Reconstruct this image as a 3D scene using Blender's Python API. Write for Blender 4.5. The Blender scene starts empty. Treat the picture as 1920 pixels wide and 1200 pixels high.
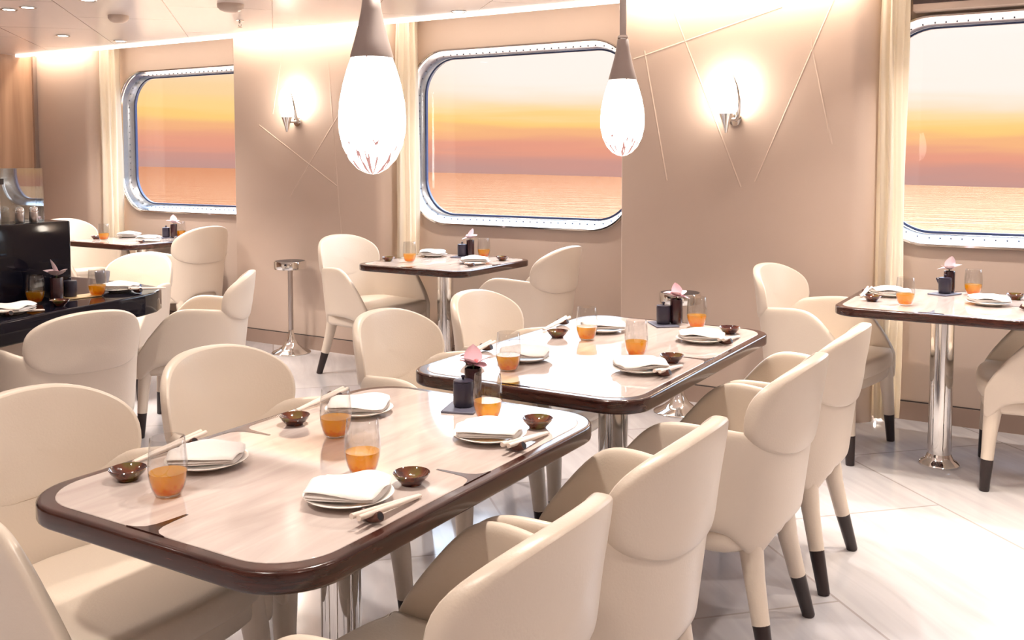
import bpy, bmesh, math, random
from math import sin, cos, pi, radians as R
from mathutils import Vector, Matrix, noise
random.seed(7)
SC = bpy.context.scene
COL = SC.collection

# ------------------------------------------------------------------ materials
def srgb(r, g, b):
    f = lambda c: (c/255/12.92 if c/255 <= .04045 else ((c/255+.055)/1.055)**2.4)
    return (f(r), f(g), f(b), 1)

def new_mat(name):
    m = bpy.data.materials.new(name); m.use_nodes = True
    nt = m.node_tree
    return m, nt, nt.nodes['Principled BSDF']

def pbr(name, col, rough=.5, metal=0, coat=0, noise_amt=0, noise_scale=8, bump=0, bump_scale=60, spec=.5, sheen=0, stretch=(1, 1, 1), coat_rough=.05):
    m, nt, b = new_mat(name)
    b.inputs['Base Color'].default_value = col
    b.inputs['Roughness'].default_value = rough
    b.inputs['Metallic'].default_value = metal
    b.inputs['Coat Weight'].default_value = coat
    b.inputs['Coat Roughness'].default_value = coat_rough
    b.inputs['Specular IOR Level'].default_value = spec
    b.inputs['Sheen Weight'].default_value = sheen
    if noise_amt or bump:
        tc = nt.nodes.new('ShaderNodeTexCoord'); mp = nt.nodes.new('ShaderNodeMapping')
        mp.inputs['Scale'].default_value = stretch
        nt.links.new(tc.outputs['Object'], mp.inputs['Vector'])
    if noise_amt:
        n = nt.nodes.new('ShaderNodeTexNoise'); n.inputs['Scale'].default_value = noise_scale; n.inputs['Detail'].default_value = 6
        nt.links.new(mp.outputs[0], n.inputs['Vector'])
        mx = nt.nodes.new('ShaderNodeMix'); mx.data_type = 'RGBA'
        mx.inputs['A'].default_value = tuple(c*(1-noise_amt) for c in col[:3])+(1,)
        mx.inputs['B'].default_value = tuple(min(1, c*(1+noise_amt)) for c in col[:3])+(1,)
        nt.links.new(n.outputs['Fac'], mx.inputs['Factor']); nt.links.new(mx.outputs['Result'], b.inputs['Base Color'])
    if bump:
        n2 = nt.nodes.new('ShaderNodeTexNoise'); n2.inputs['Scale'].default_value = bump_scale; n2.inputs['Detail'].default_value = 3
        nt.links.new(mp.outputs[0], n2.inputs['Vector'])
        bp = nt.nodes.new('ShaderNodeBump'); bp.inputs['Strength'].default_value = bump; bp.inputs['Distance'].default_value = .01
        nt.links.new(n2.outputs['Fac'], bp.inputs['Height']); nt.links.new(bp.outputs[0], b.inputs['Normal'])
    return m

def emit(name, col, strength):
    m, nt, b = new_mat(name)
    b.inputs['Base Color'].default_value = (.8, .8, .8, 1)
    b.inputs['Emission Color'].default_value = col
    b.inputs['Emission Strength'].default_value = strength
    return m

def fresnel(nt, ior):
    # same reflectance whichever side of a thin wall the ray meets
    g = nt.nodes.new('ShaderNodeNewGeometry'); mr = nt.nodes.new('ShaderNodeMapRange')
    mr.inputs['To Min'].default_value = ior; mr.inputs['To Max'].default_value = 1/ior
    nt.links.new(g.outputs['Backfacing'], mr.inputs['Value'])
    fr = nt.nodes.new('ShaderNodeFresnel'); nt.links.new(mr.outputs[0], fr.inputs[0])
    return fr

def thin_glass(name, tint=(1, 1, 1, 1), rough=.0, ior=1.45, extra=0.0):
    m, nt, b = new_mat(name)
    nt.nodes.remove(b)
    out = nt.nodes['Material Output']
    tr = nt.nodes.new('ShaderNodeBsdfTransparent'); tr.inputs[0].default_value = tint
    gl = nt.nodes.new('ShaderNodeBsdfGlossy'); gl.inputs['Roughness'].default_value = rough
    fr = fresnel(nt, ior)
    ad = nt.nodes.new('ShaderNodeMath'); ad.operation = 'ADD'; ad.inputs[1].default_value = extra
    nt.links.new(fr.outputs[0], ad.inputs[0])
    mx = nt.nodes.new('ShaderNodeMixShader')
    nt.links.new(ad.outputs[0], mx.inputs[0]); nt.links.new(tr.outputs[0], mx.inputs[1]); nt.links.new(gl.outputs[0], mx.inputs[2])
    nt.links.new(mx.outputs[0], out.inputs[0])
    return m

def amber_mat():
    m, nt, b = new_mat('amber_drink')
    nt.nodes.remove(b); out = nt.nodes['Material Output']
    tc = nt.nodes.new('ShaderNodeTexCoord'); n = nt.nodes.new('ShaderNodeTexVoronoi'); n.inputs['Scale'].default_value = 110
    nt.links.new(tc.outputs['Object'], n.inputs['Vector'])
    sp = nt.nodes.new('ShaderNodeSeparateXYZ'); nt.links.new(tc.outputs['Object'], sp.inputs[0])
    rp = nt.nodes.new('ShaderNodeValToRGB')
    mr = nt.nodes.new('ShaderNodeMapRange'); mr.inputs['From Min'].default_value = 0; mr.inputs['From Max'].default_value = .05
    nt.links.new(sp.outputs['Z'], mr.inputs['Value'])
    ad = nt.nodes.new('ShaderNodeMath'); ad.operation = 'MULTIPLY_ADD'; ad.inputs[1].default_value = .25; nt.links.new(n.outputs['Distance'], ad.inputs[0]); nt.links.new(mr.outputs[0], ad.inputs[2])
    e = rp.color_ramp.elements  # yellow base band and bright cells paint glints into the drink's colour
    e[0].position = .05; e[0].color = srgb(255, 212, 20)
    e[1].position = 1; e[1].color = srgb(255, 196, 25)
    k = rp.color_ramp.elements.new(.38); k.color = srgb(238, 112, 2)
    k = rp.color_ramp.elements.new(.6); k.color = srgb(255, 178, 18)
    nt.links.new(ad.outputs[0], rp.inputs[0])
    tr = nt.nodes.new('ShaderNodeBsdfTransparent'); tr.inputs[0].default_value = (1, .72, .16, 1)
    tl = nt.nodes.new('ShaderNodeBsdfTranslucent'); nt.links.new(rp.outputs[0], tl.inputs[0])
    df = nt.nodes.new('ShaderNodeBsdfDiffuse'); nt.links.new(rp.outputs[0], df.inputs[0])
    gl = nt.nodes.new('ShaderNodeBsdfGlossy'); gl.inputs['Roughness'].default_value = .02
    fr = fresnel(nt, 1.33)
    m1 = nt.nodes.new('ShaderNodeMixShader'); m1.inputs[0].default_value = .5
    nt.links.new(df.outputs[0], m1.inputs[1]); nt.links.new(tl.outputs[0], m1.inputs[2])
    m2 = nt.nodes.new('ShaderNodeMixShader'); m2.inputs[0].default_value = .48
    nt.links.new(tr.outputs[0], m2.inputs[1]); nt.links.new(m1.outputs[0], m2.inputs[2])
    m3 = nt.nodes.new('ShaderNodeMixShader')
    nt.links.new(fr.outputs[0], m3.inputs[0]); nt.links.new(m2.outputs[0], m3.inputs[1]); nt.links.new(gl.outputs[0], m3.inputs[2])
    nt.links.new(m3.outputs[0], out.inputs[0])
    return m

def tile_mat(name, base, base2, rough, joint, scale_w, scale_h, vein, rot=45, off=(0, 0, 0), joint_size=.006, coat=0):
    m, nt, b = new_mat(name)
    tc = nt.nodes.new('ShaderNodeTexCoord'); mp = nt.nodes.new('ShaderNodeMapping')
    mp.inputs['Rotation'].default_value = (0, 0, R(rot)); mp.inputs['Location'].default_value = off
    nt.links.new(tc.outputs['Object'], mp.inputs['Vector'])
    br = nt.nodes.new('ShaderNodeTexBrick')
    br.offset = .5
    for k, v in (('Scale', 1.0), ('Mortar Size', joint_size), ('Mortar Smooth', .2), ('Bias', 0.0), ('Brick Width', scale_w), ('Row Height', scale_h)):
        br.inputs[k].default_value = v
    br.inputs['Color1'].default_value = base; br.inputs['Color2'].default_value = base2; br.inputs['Mortar'].default_value = joint
    nt.links.new(mp.outputs[0], br.inputs['Vector'])
    mp2 = nt.nodes.new('ShaderNodeMapping'); mp2.inputs['Scale'].default_value = (1.2, 9, 1)
    nt.links.new(mp.outputs[0], mp2.inputs['Vector'])
    n = nt.nodes.new('ShaderNodeTexNoise'); n.inputs['Scale'].default_value = 1.6; n.inputs['Detail'].default_value = 8; n.inputs['Distortion'].default_value = .6
    nt.links.new(mp2.outputs[0], n.inputs['Vector'])
    rp = nt.nodes.new('ShaderNodeValToRGB'); rp.color_ramp.elements[0].position = .35; rp.color_ramp.elements[1].position = .7
    rp.color_ramp.elements[0].color = (1-vein, 1-vein, 1-vein, 1); rp.color_ramp.elements[1].color = (1, 1, 1, 1)
    nt.links.new(n.outputs['Fac'], rp.inputs[0])
    mx = nt.nodes.new('ShaderNodeMix'); mx.data_type = 'RGBA'; mx.blend_type = 'MULTIPLY'; mx.inputs['Factor'].default_value = 1
    nt.links.new(br.outputs['Color'], mx.inputs['A']); nt.links.new(rp.outputs[0], mx.inputs['B'])
    nt.links.new(mx.outputs['Result'], b.inputs['Base Color'])
    b.inputs['Roughness'].default_value = rough; b.inputs['Coat Weight'].default_value = coat
    return m

def marble_mat():
    m, nt, b = new_mat('table_marble')
    tc = nt.nodes.new('ShaderNodeTexCoord'); mp = nt.nodes.new('ShaderNodeMapping'); mp.inputs['Scale'].default_value = (9, 1.6, 1); mp.inputs['Rotation'].default_value = (0, 0, R(60))
    nt.links.new(tc.outputs['Object'], mp.inputs['Vector'])
    n = nt.nodes.new('ShaderNodeTexNoise'); n.inputs['Scale'].default_value = 2.2; n.inputs['Detail'].default_value = 9; n.inputs['Distortion'].default_value = .8
    nt.links.new(mp.outputs[0], n.inputs['Vector'])
    rp = nt.nodes.new('ShaderNodeValToRGB')
    rp.color_ramp.elements[0].position = .3; rp.color_ramp.elements[0].color = MARBLE_A
    rp.color_ramp.elements[1].position = .75; rp.color_ramp.elements[1].color = MARBLE_B
    nt.links.new(n.outputs['Fac'], rp.inputs[0]); nt.links.new(rp.outputs[0], b.inputs['Base Color'])
    b.inputs['Roughness'].default_value = .055; b.inputs['IOR'].default_value = 1.62
    return m

def wood_mat(name, a, c, scale, rough, stretch, coat=0):
    m, nt, b = new_mat(name)
    tc = nt.nodes.new('ShaderNodeTexCoord'); mp = nt.nodes.new('ShaderNodeMapping'); mp.inputs['Scale'].default_value = stretch
    nt.links.new(tc.outputs['Object'], mp.inputs['Vector'])
    n = nt.nodes.new('ShaderNodeTexNoise'); n.inputs['Scale'].default_value = scale; n.inputs['Detail'].default_value = 8; n.inputs['Distortion'].default_value = .4
    nt.links.new(mp.outputs[0], n.inputs['Vector'])
    rp = nt.nodes.new('ShaderNodeValToRGB'); rp.color_ramp.elements[0].position = .32; rp.color_ramp.elements[1].position = .68
    rp.color_ramp.elements[0].color = a; rp.color_ramp.elements[1].color = c
    nt.links.new(n.outputs['Fac'], rp.inputs[0]); nt.links.new(rp.outputs[0], b.inputs['Base Color'])
    b.inputs['Roughness'].default_value = rough; b.inputs['Coat Weight'].default_value = coat
    return m

def curtain_mat():
    m, nt, b = new_mat('cream_curtain')
    col = (.80, .73, .63, 1); out = nt.nodes['Material Output']
    b.inputs['Base Color'].default_value = col; b.inputs['Roughness'].default_value = .5; b.inputs['Sheen Weight'].default_value = .3
    tl = nt.nodes.new('ShaderNodeBsdfTranslucent'); tl.inputs[0].default_value = (.82, .75, .64, 1)
    mx = nt.nodes.new('ShaderNodeMixShader'); mx.inputs[0].default_value = .4
    nt.links.new(b.outputs[0], mx.inputs[1]); nt.links.new(tl.outputs[0], mx.inputs[2]); nt.links.new(mx.outputs[0], out.inputs[0])
    return m

def glaze_mat():
    m, nt, b = new_mat('glazed_dish')
    tc = nt.nodes.new('ShaderNodeTexCoord')
    n = nt.nodes.new('ShaderNodeTexNoise'); n.inputs['Scale'].default_value = 22; n.inputs['Detail'].default_value = 3
    nt.links.new(tc.outputs['Object'], n.inputs['Vector'])
    rp = nt.nodes.new('ShaderNodeValToRGB'); e = rp.color_ramp.elements
    e[0].position = .42; e[0].color = (.05, .010, .010, 1); e[1].position = .72; e[1].color = (.13, .12, .025, 1)
    k = e.new(.54); k.color = (.14, .035, .012, 1)
    nt.links.new(n.outputs['Fac'], rp.inputs[0]); nt.links.new(rp.outputs[0], b.inputs['Base Color'])
    b.inputs['Roughness'].default_value = .08; b.inputs['Coat Weight'].default_value = .8
    return m

def lampglass_mat(strength):
    # opal glass with brown threads drawn up from the tip and down from the cap
    m, nt, b = new_mat('lamp_glass')
    tc = nt.nodes.new('ShaderNodeTexCoord'); sp = nt.nodes.new('ShaderNodeSeparateXYZ'); nt.links.new(tc.outputs['Object'], sp.inputs[0])
    at = nt.nodes.new('ShaderNodeMath'); at.operation = 'ARCTAN2'; nt.links.new(sp.outputs['X'], at.inputs[0]); nt.links.new(sp.outputs['Y'], at.inputs[1])
    cb = nt.nodes.new('ShaderNodeCombineXYZ'); nt.links.new(at.outputs[0], cb.inputs[0])
    zm = nt.nodes.new('ShaderNodeMath'); zm.operation = 'MULTIPLY'; zm.inputs[1].default_value = 2.0; nt.links.new(sp.outputs['Z'], zm.inputs[0]); nt.links.new(zm.outputs[0], cb.inputs[1])
    n = nt.nodes.new('ShaderNodeTexNoise'); n.inputs['Scale'].default_value = 3.6; n.inputs['Detail'].default_value = 1.5; nt.links.new(cb.outputs[0], n.inputs['Vector'])
    # line where noise ~ .5
    s = nt.nodes.new('ShaderNodeMath'); s.operation = 'SUBTRACT'; s.inputs[1].default_value = .5; nt.links.new(n.outputs['Fac'], s.inputs[0])
    a = nt.nodes.new('ShaderNodeMath'); a.operation = 'ABSOLUTE'; nt.links.new(s.outputs[0], a.inputs[0])
    # threshold width larger at ends (z local 0 at tip .. .26 at cap)
    r1 = nt.nodes.new('ShaderNodeValToRGB'); e = r1.color_ramp.elements
    e[0].position = 0; e[0].color = (.075, .075, .075, 1); e[1].position = 1; e[1].color = (.03, .03, .03, 1)
    k = e.new(.14); k.color = (.030, .030, .030, 1); k = e.new(.33); k.color = (0, 0, 0, 1); k = e.new(.93); k.color = (0, 0, 0, 1)
    mr = nt.nodes.new('ShaderNodeMapRange'); mr.inputs['From Max'].default_value = .26; nt.links.new(sp.outputs['Z'], mr.inputs['Value']); nt.links.new(mr.outputs[0], r1.inputs[0])
    lt = nt.nodes.new('ShaderNodeMath'); lt.operation = 'GREATER_THAN'; nt.links.new(a.outputs[0], lt.inputs[0]); nt.links.new(r1.outputs[0], lt.inputs[1])
    mx = nt.nodes.new('ShaderNodeMix'); mx.data_type = 'RGBA'
    mx.inputs['A'].default_value = (.10, .05, .045, 1); mx.inputs['B'].default_value = (1, .93, .86, 1)
    nt.links.new(lt.outputs[0], mx.inputs['Factor'])
    nt.links.new(mx.outputs['Result'], b.inputs['Base Color']); nt.links.new(mx.outputs['Result'], b.inputs['Emission Color'])
    b.inputs['Emission Strength'].default_value = strength; b.inputs['Roughness'].default_value = .1
    return m

MARBLE_A = (.47, .39, .36, 1); MARBLE_B = (.62, .545, .51, 1)
M = dict(
    leather=pbr('cream_leather', (.70, .605, .51, 1), .36, bump=.06, bump_scale=180, spec=.5, coat=.12, coat_rough=.3),
    ferrule=pbr('dark_ferrule', (.022, .012, .012, 1), .3),
    marble=marble_mat(),
    rim=wood_mat('dark_table_rim', (.020, .006, .005, 1), (.060, .018, .012, 1), 5, .20, (3, 3, 30), coat=.25),
    chrome=pbr('polished_chrome', (.82, .80, .78, 1), .07, metal=1),
    satin=pbr('satin_steel', (.55, .50, .48, 1), .28, metal=1),
    capmetal=pbr('bronze_grey_cap', (.46, .40, .38, 1), .42, metal=.4),
    wall=pbr('beige_wall', (.575, .455, .38, 1), .55, bump=.05, bump_scale=220, noise_amt=.03, noise_scale=3),
    recess=pbr('beige_recess', (.60, .48, .405, 1), .5, noise_amt=.02, noise_scale=3),
    trimstone=pbr('skirting_stone', (.36, .26, .215, 1), .3, noise_amt=.12, noise_scale=5),
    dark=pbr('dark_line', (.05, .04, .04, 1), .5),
    blind=pbr('blind_box', (.060, .035, .032, 1), .5),
    winframe=pbr('steel_window_frame', (.50, .55, .62, 1), .2, metal=.9),
    winlip=pbr('steel_window_lip', (.70, .66, .62, 1), .10, metal=1),
    bolt=pbr('bolt', (.10, .10, .13, 1), .4, metal=.5),
    pane=thin_glass('window_glass', (.98, .985, .98, 1), 0, 1.3),
    glass=thin_glass('tumbler_glass', (.95, .95, .95, 1), .0, 1.45, .02),
    screen=thin_glass('screen_glass', (.82, .93, .97, 1), .01, 1.7, .20),
    amber=amber_mat(),
    china=pbr('white_china', (.86, .82, .78, 1), .15, coat=.3),
    linen=pbr('white_linen', (.90, .86, .83, 1), .8, bump=.15, bump_scale=120, sheen=.2),
    glaze=glaze_mat(),
    jar=pbr('charcoal_jar', (.030, .026, .045, 1), .32, noise_amt=.3, noise_scale=30),
    vase=pbr('brown_vase', (.035, .012, .016, 1), .22, coat=.4),
    petal=pbr('orchid_petal', (.86, .58, .65, 1), .5, noise_amt=.12, noise_scale=30),
    petallight=pbr('orchid_petal_pale', (.88, .70, .72, 1), .5, noise_amt=.08, noise_scale=30),
    lip=pbr('orchid_lip', (.74, .18, .20, 1), .45, noise_amt=.5, noise_scale=60),
    stem=pbr('green_stem', (.08, .13, .04, 1), .5),
    slate=pbr('slate_coaster', (.10, .10, .14, 1), .4, noise_amt=.2),
    traywood=pbr('pale_wood_tray', (.62, .45, .24, 1), .4, noise_amt=.15, stretch=(2, 14, 2)),
    rest=wood_mat('rest_brown', (.045, .015, .012, 1), (.12, .045, .03, 1), 14, .35, (1, 6, 1)),
    restend=pbr('rest_end', (.006, .005, .008, 1), .5),
    stick=pbr('pale_chopstick', (.78, .68, .60, 1), .3, noise_amt=.06, stretch=(1, 9, 1)),
    ceiling=pbr('x', (.8, .8, .8, 1)),
    counter=pbr('black_lacquer', (.006, .006, .012, 1), .06, coat=.2),
    counterbody=pbr('counter_front', (.62, .50, .42, 1), .5),
    curtain=curtain_mat(),
    cup=pbr('lilac_cup', (.50, .47, .50, 1), .3),
    detector=pbr('detector_beige', (.62, .50, .42, 1), .4),
    lens=emit('downlight_lens', (1, .93, .84, 1), 14),
    cove=emit('cove_strip', (1, .93, .85, 1), 2.2),
    slot=emit('slot_strip', (1, .95, .90, 1), 22.0),
    sconceglass=emit('sconce_glass', (1, .88, .74, 1), 30.0),
    woodpanel=wood_mat('wood_veneer', (.30, .175, .115, 1), (.44, .28, .19, 1), 2.2, .35, (6, 6, .30)),
    lampglass=lampglass_mat(4.2),
)
M['floor'] = tile_mat('floor_marble', (.545, .525, .545, 1), (.46, .445, .475, 1), .13, (.36, .33, .33, 1), 1.30, .86, .16, rot=45, off=(0, .03, 0), joint_size=.005)
M['ceiling'] = tile_mat('ceiling_panels', (.93, .84, .80, 1), (.95, .86, .82, 1), .2, (.22, .17, .16, 1), 1.20, .60, .02, rot=45, joint_size=.0035)
def sea_mat():
    m, nt, b = new_mat('evening_sea')
    nt.nodes.remove(b); out = nt.nodes['Material Output']
    tc = nt.nodes.new('ShaderNodeTexCoord'); mp = nt.nodes.new('ShaderNodeMapping'); mp.inputs['Scale'].default_value = (.010, .050, .1); mp.inputs['Rotation'].default_value = (0, 0, R(-30))
    nt.links.new(tc.outputs['Object'], mp.inputs['Vector'])
    n = nt.nodes.new('ShaderNodeTexNoise'); n.inputs['Scale'].default_value = 2.5; n.inputs['Detail'].default_value = 8; n.inputs['Roughness'].default_value = .65
    nt.links.new(mp.outputs[0], n.inputs['Vector'])
    bp = nt.nodes.new('ShaderNodeBump'); bp.inputs['Strength'].default_value = .28; bp.inputs['Distance'].default_value = 1.2
    nt.links.new(n.outputs['Fac'], bp.inputs['Height'])
    gl = nt.nodes.new('ShaderNodeBsdfGlossy'); gl.inputs['Roughness'].default_value = .06; gl.inputs['Color'].default_value = (.88, .58, .38, 1); nt.links.new(bp.outputs[0], gl.inputs['Normal'])
    df = nt.nodes.new('ShaderNodeBsdfDiffuse'); df.inputs['Color'].default_value = (.08, .05, .05, 1)
    mx = nt.nodes.new('ShaderNodeMixShader'); mx.inputs[0].default_value = .12
    nt.links.new(gl.outputs[0], mx.inputs[1]); nt.links.new(df.outputs[0], mx.inputs[2]); nt.links.new(mx.outputs[0], out.inputs[0])
    return m
M['sea'] = sea_mat()
M['counter'].node_tree.nodes['Principled BSDF'].inputs['IOR'].default_value = 1.28

# ------------------------------------------------------------------ mesh helpers
class MB:
    def __init__(s): s.v = []; s.f = []
    def add(s, vs, fs):
        k = len(s.v); s.v += [tuple(v) for v in vs]; s.f += [tuple(i+k for i in f) for f in fs]; return s
    def loft(s, loops, cap0=True, cap1=True, closed=True):
        n = len(loops[0]); vs = [p for l in loops for p in l]; fs = []
        for i in range(len(loops)-1):
            for j in range(n if closed else n-1):
                a = i*n+j; b = i*n+(j+1) % n
                fs.append((a, b, b+n, a+n))
        if cap0: fs.append(tuple(range(n-1, -1, -1)))
        if cap1: fs.append(tuple((len(loops)-1)*n+j for j in range(n)))
        return s.add(vs, fs)
    def lathe(s, prof, n=28, c=(0, 0, 0), cap0=True, cap1=True, z0=0):
        loops = [[(c[0]+r*cos(2*pi*j/n), c[1]+r*sin(2*pi*j/n), c[2]+z) for j in range(n)] for r, z in prof]
        return s.loft(loops, cap0, cap1)
    def box(s, a, b):
        x0, y0, z0 = a; x1, y1, z1 = b
        return s.add([(x0, y0, z0), (x1, y0, z0), (x1, y1, z0), (x0, y1, z0), (x0, y0, z1), (x1, y0, z1), (x1, y1, z1), (x0, y1, z1)],
                     [(3, 2, 1, 0), (4, 5, 6, 7), (0, 1, 5, 4), (1, 2, 6, 5), (2, 3, 7, 6), (3, 0, 4, 7)])
    def slab(s, outline, z0, z1, r=.005, n=3):
        """outline: closed CCW list of (x,y); rounded horizontal edges"""
        m = len(outline); nor = []
        for i in range(m):
            ax, ay = outline[i-1]; bx, by = outline[(i+1) % m]
            dx, dy = bx-ax, by-ay; l = math.hypot(dx, dy) or 1
            nor.append((dy/l, -dx/l))
        g = r*1.3+.002
        loops = [[(x-nx*g, y-ny*g, z0) for (x, y), (nx, ny) in zip(outline, nor)]]
        for k in range(n+1):
            a = -pi/2+pi/2*k/n; ins = r*(1-cos(a))
            loops.append([(x-nx*ins, y-ny*ins, z0+r+r*sin(a)) for (x, y), (nx, ny) in zip(outline, nor)])
        for k in range(n+1):
            a = pi/2*k/n; ins = r*(1-cos(a))
            loops.append([(x-nx*ins, y-ny*ins, z1-r+r*sin(a)) for (x, y), (nx, ny) in zip(outline, nor)])
        loops.append([(x-nx*g, y-ny*g, z1) for (x, y), (nx, ny) in zip(outline, nor)])
        return s.loft(loops)
    def tube(s, pts, r, n=10, r1=None, caps=True):
        pts = [Vector(p) for p in pts]; loops = []
        up = Vector((0, 0, 1)); m = len(pts)
        for i, p in enumerate(pts):
            t = (pts[min(i+1, m-1)]-pts[max(i-1, 0)]).normalized()
            u = t.cross(up)
            if u.length < 1e-3: u = t.cross(Vector((1, 0, 0)))
            u.normalize(); w = t.cross(u)
            rr = r if r1 is None else r+(r1-r)*i/(m-1)
            if isinstance(r, (list, tuple)): rr = r[i]
            loops.append([tuple(p+u*rr*cos(2*pi*j/n)+w*rr*sin(2*pi*j/n)) for j in range(n)])
        return s.loft(loops, caps, caps)
    def build(s, name, mat, parent=None, smooth=True, angle=40, loc=None):
        me = bpy.data.meshes.new(name)
        me.from_pydata(s.v, [], s.f)
        bm = bmesh.new(); bm.from_mesh(me)
        bmesh.ops.recalc_face_normals(bm, faces=bm.faces)
        bm.to_mesh(me); bm.free()
        me.materials.append(M[mat] if isinstance(mat, str) else mat)
        if smooth:
            me.polygons.foreach_set('use_smooth', [True]*len(me.polygons))
            me.set_sharp_from_angle(angle=R(angle))
        o = bpy.data.objects.new(name, me); COL.objects.link(o)
        if parent: o.parent = parent
        if loc: o.location = loc
        return o

def rrect(x0, x1, y0, y1, r, n=8):
    pts = []
    for cx, cy, a0 in ((x1-r, y0+r, -pi/2), (x1-r, y1-r, 0), (x0+r, y1-r, pi/2), (x0+r, y0+r, pi)):
        for k in range(n+1):
            a = a0+pi/2*k/n; pts.append((cx+r*cos(a), cy+r*sin(a)))
    return pts

def bake(o):
    """apply the modifiers of o into its mesh"""
    dg = bpy.context.evaluated_depsgraph_get()
    me = bpy.data.meshes.new_from_object(o.evaluated_get(dg)); me.name = o.name
    o.modifiers.clear(); o.data = me
    me.polygons.foreach_set('use_smooth', [True]*len(me.polygons))
    return o

def subsurf(o, lv=2, solid=0, offset=-1):
    if solid:
        m = o.modifiers.new('s', 'SOLIDIFY'); m.thickness = solid; m.offset = offset
    m = o.modifiers.new('u', 'SUBSURF'); m.levels = lv; m.render_levels = lv
    return bake(o)

def tag(o, label, cat, group=None, kind=None):
    o['label'] = label; o['category'] = cat
    if group: o['group'] = group
    if kind: o['kind'] = kind
    return o
def struct(o):
    o['kind'] = 'structure'; return o
def empty(name, loc=(0, 0, 0), rz=0, sc=1):
    o = bpy.data.objects.new(name, None); COL.objects.link(o)
    o.location = loc; o.rotation_euler = (0, 0, rz); o.scale = (sc, sc, sc); o.empty_display_size = .1
    return o
def copy_tree(o, parent=None):
    c = o.copy(); COL.objects.link(c)
    if parent: c.parent = parent
    for ch in list(o.children): copy_tree(ch, c)
    return c
class Kind:
    """the first place() uses the prototype itself, later ones copy it with its parts"""
    def __init__(s, proto): s.p = proto; s.used = False
    def place(s, loc, rz=0, sc=1, label=None, cat=None, group=None):
        o = copy_tree(s.p) if s.used else s.p
        s.used = True
        o.location = loc; o.rotation_euler = (0, 0, rz); o.scale = (sc, sc, sc)
        tag(o, label, cat, group)
        return o

# ------------------------------------------------------------------ camera
CAM = (0, 0, 1.3802)
cd = bpy.data.cameras.new('camera'); co = bpy.data.objects.new('camera', cd); COL.objects.link(co)
co.location = CAM; co.rotation_euler = (R(90-3.5997), 0, R(31.1991))
cd.sensor_width = 36; cd.lens = 36*1808.9/1920; cd.shift_y = -(600-409.48)/1920; cd.clip_end = 6000; cd.clip_start = .05
SC.camera = co

# ------------------------------------------------------------------ room shell
WY = 5.3816      # wall around the windows
PY = 5.15        # front of the piers
CZ = 2.262       # ceiling
CY = 5.0         # ceiling edge, a lit gap behind it
XL, XR, YB, ZT = -8.03, 3.2, -2.6, 2.45
b = MB(); b.box((XL-.1, YB-.1, -.1), (XR+.1, 5.6, 0)); struct(b.build('floor', 'floor', smooth=False))
b = MB(); b.box((XL-.1, YB-.1, CZ), (XR+.1, CY, ZT)); struct(b.build('ceiling', 'ceiling', smooth=False))
b = MB(); b.box((XL-.1, CY-.05, ZT), (XR+.1, 5.62, ZT+.08)); struct(b.build('ceiling_cove', 'recess', smooth=False))
b = MB(); b.box((XL-.1, YB-.1, 0), (XL, 5.6, ZT)); struct(b.build('wall_left', 'woodpanel', smooth=False))
b = MB(); b.box((XR, YB-.1, 0), (XR+.1, 5.6, ZT)); struct(b.build('wall_right', 'wall', smooth=False))
b = MB(); b.box((XL-.1, YB-.1, 0), (XR+.1, YB, ZT)); struct(b.build('wall_rear', 'wall', smooth=False))

# window wall with rounded openings
WIN = [dict(x0=-7.175, x1=-5.49), dict(x0=-4.072, x1=-2.387), dict(x0=-1.035, x1=.65)]
WZ0, WZ1, WR = .920, 2.108, .29
b = MB()
xs = [XL-.1]
def rect_hole(b, X0, X1, Z0, Z1, hole):
    cx = sum(p[0] for p in hole)/len(hole); cz = sum(p[1] for p in hole)/len(hole)
    outer = []
    for x, z in hole:
        dx, dz = x-cx, z-cz
        t = min(((X1-cx)/dx if dx > 1e-9 else (X0-cx)/dx if dx < -1e-9 else 1e9), ((Z1-cz)/dz if dz > 1e-9 else (Z0-cz)/dz if dz < -1e-9 else 1e9))
        outer.append((cx+dx*t, cz+dz*t))
    n = len(hole)
    # make sure the rectangle corners are hit
    for C in ((X0, Z0), (X1, Z0), (X1, Z1), (X0, Z1)):
        k = min(range(n), key=lambda i: (outer[i][0]-C[0])**2+(outer[i][1]-C[1])**2); outer[k] = C
    b.loft([[(x, WY, z) for x, z in outer], [(x, WY, z) for x, z in hole]], False, False)
edges = [XL-.1, -5.55, -2.38, XR+.1]
for w, (xa, xb) in zip(WIN, zip(edges[:-1], edges[1:])):
    rect_hole(b, xa, xb, 0, ZT, rrect(w['x0']+.012, w['x1']-.012, WZ0+.012, WZ1-.012, WR-.012, 10))
struct(b.build('wall_window_side', 'recess', smooth=False))

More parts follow.
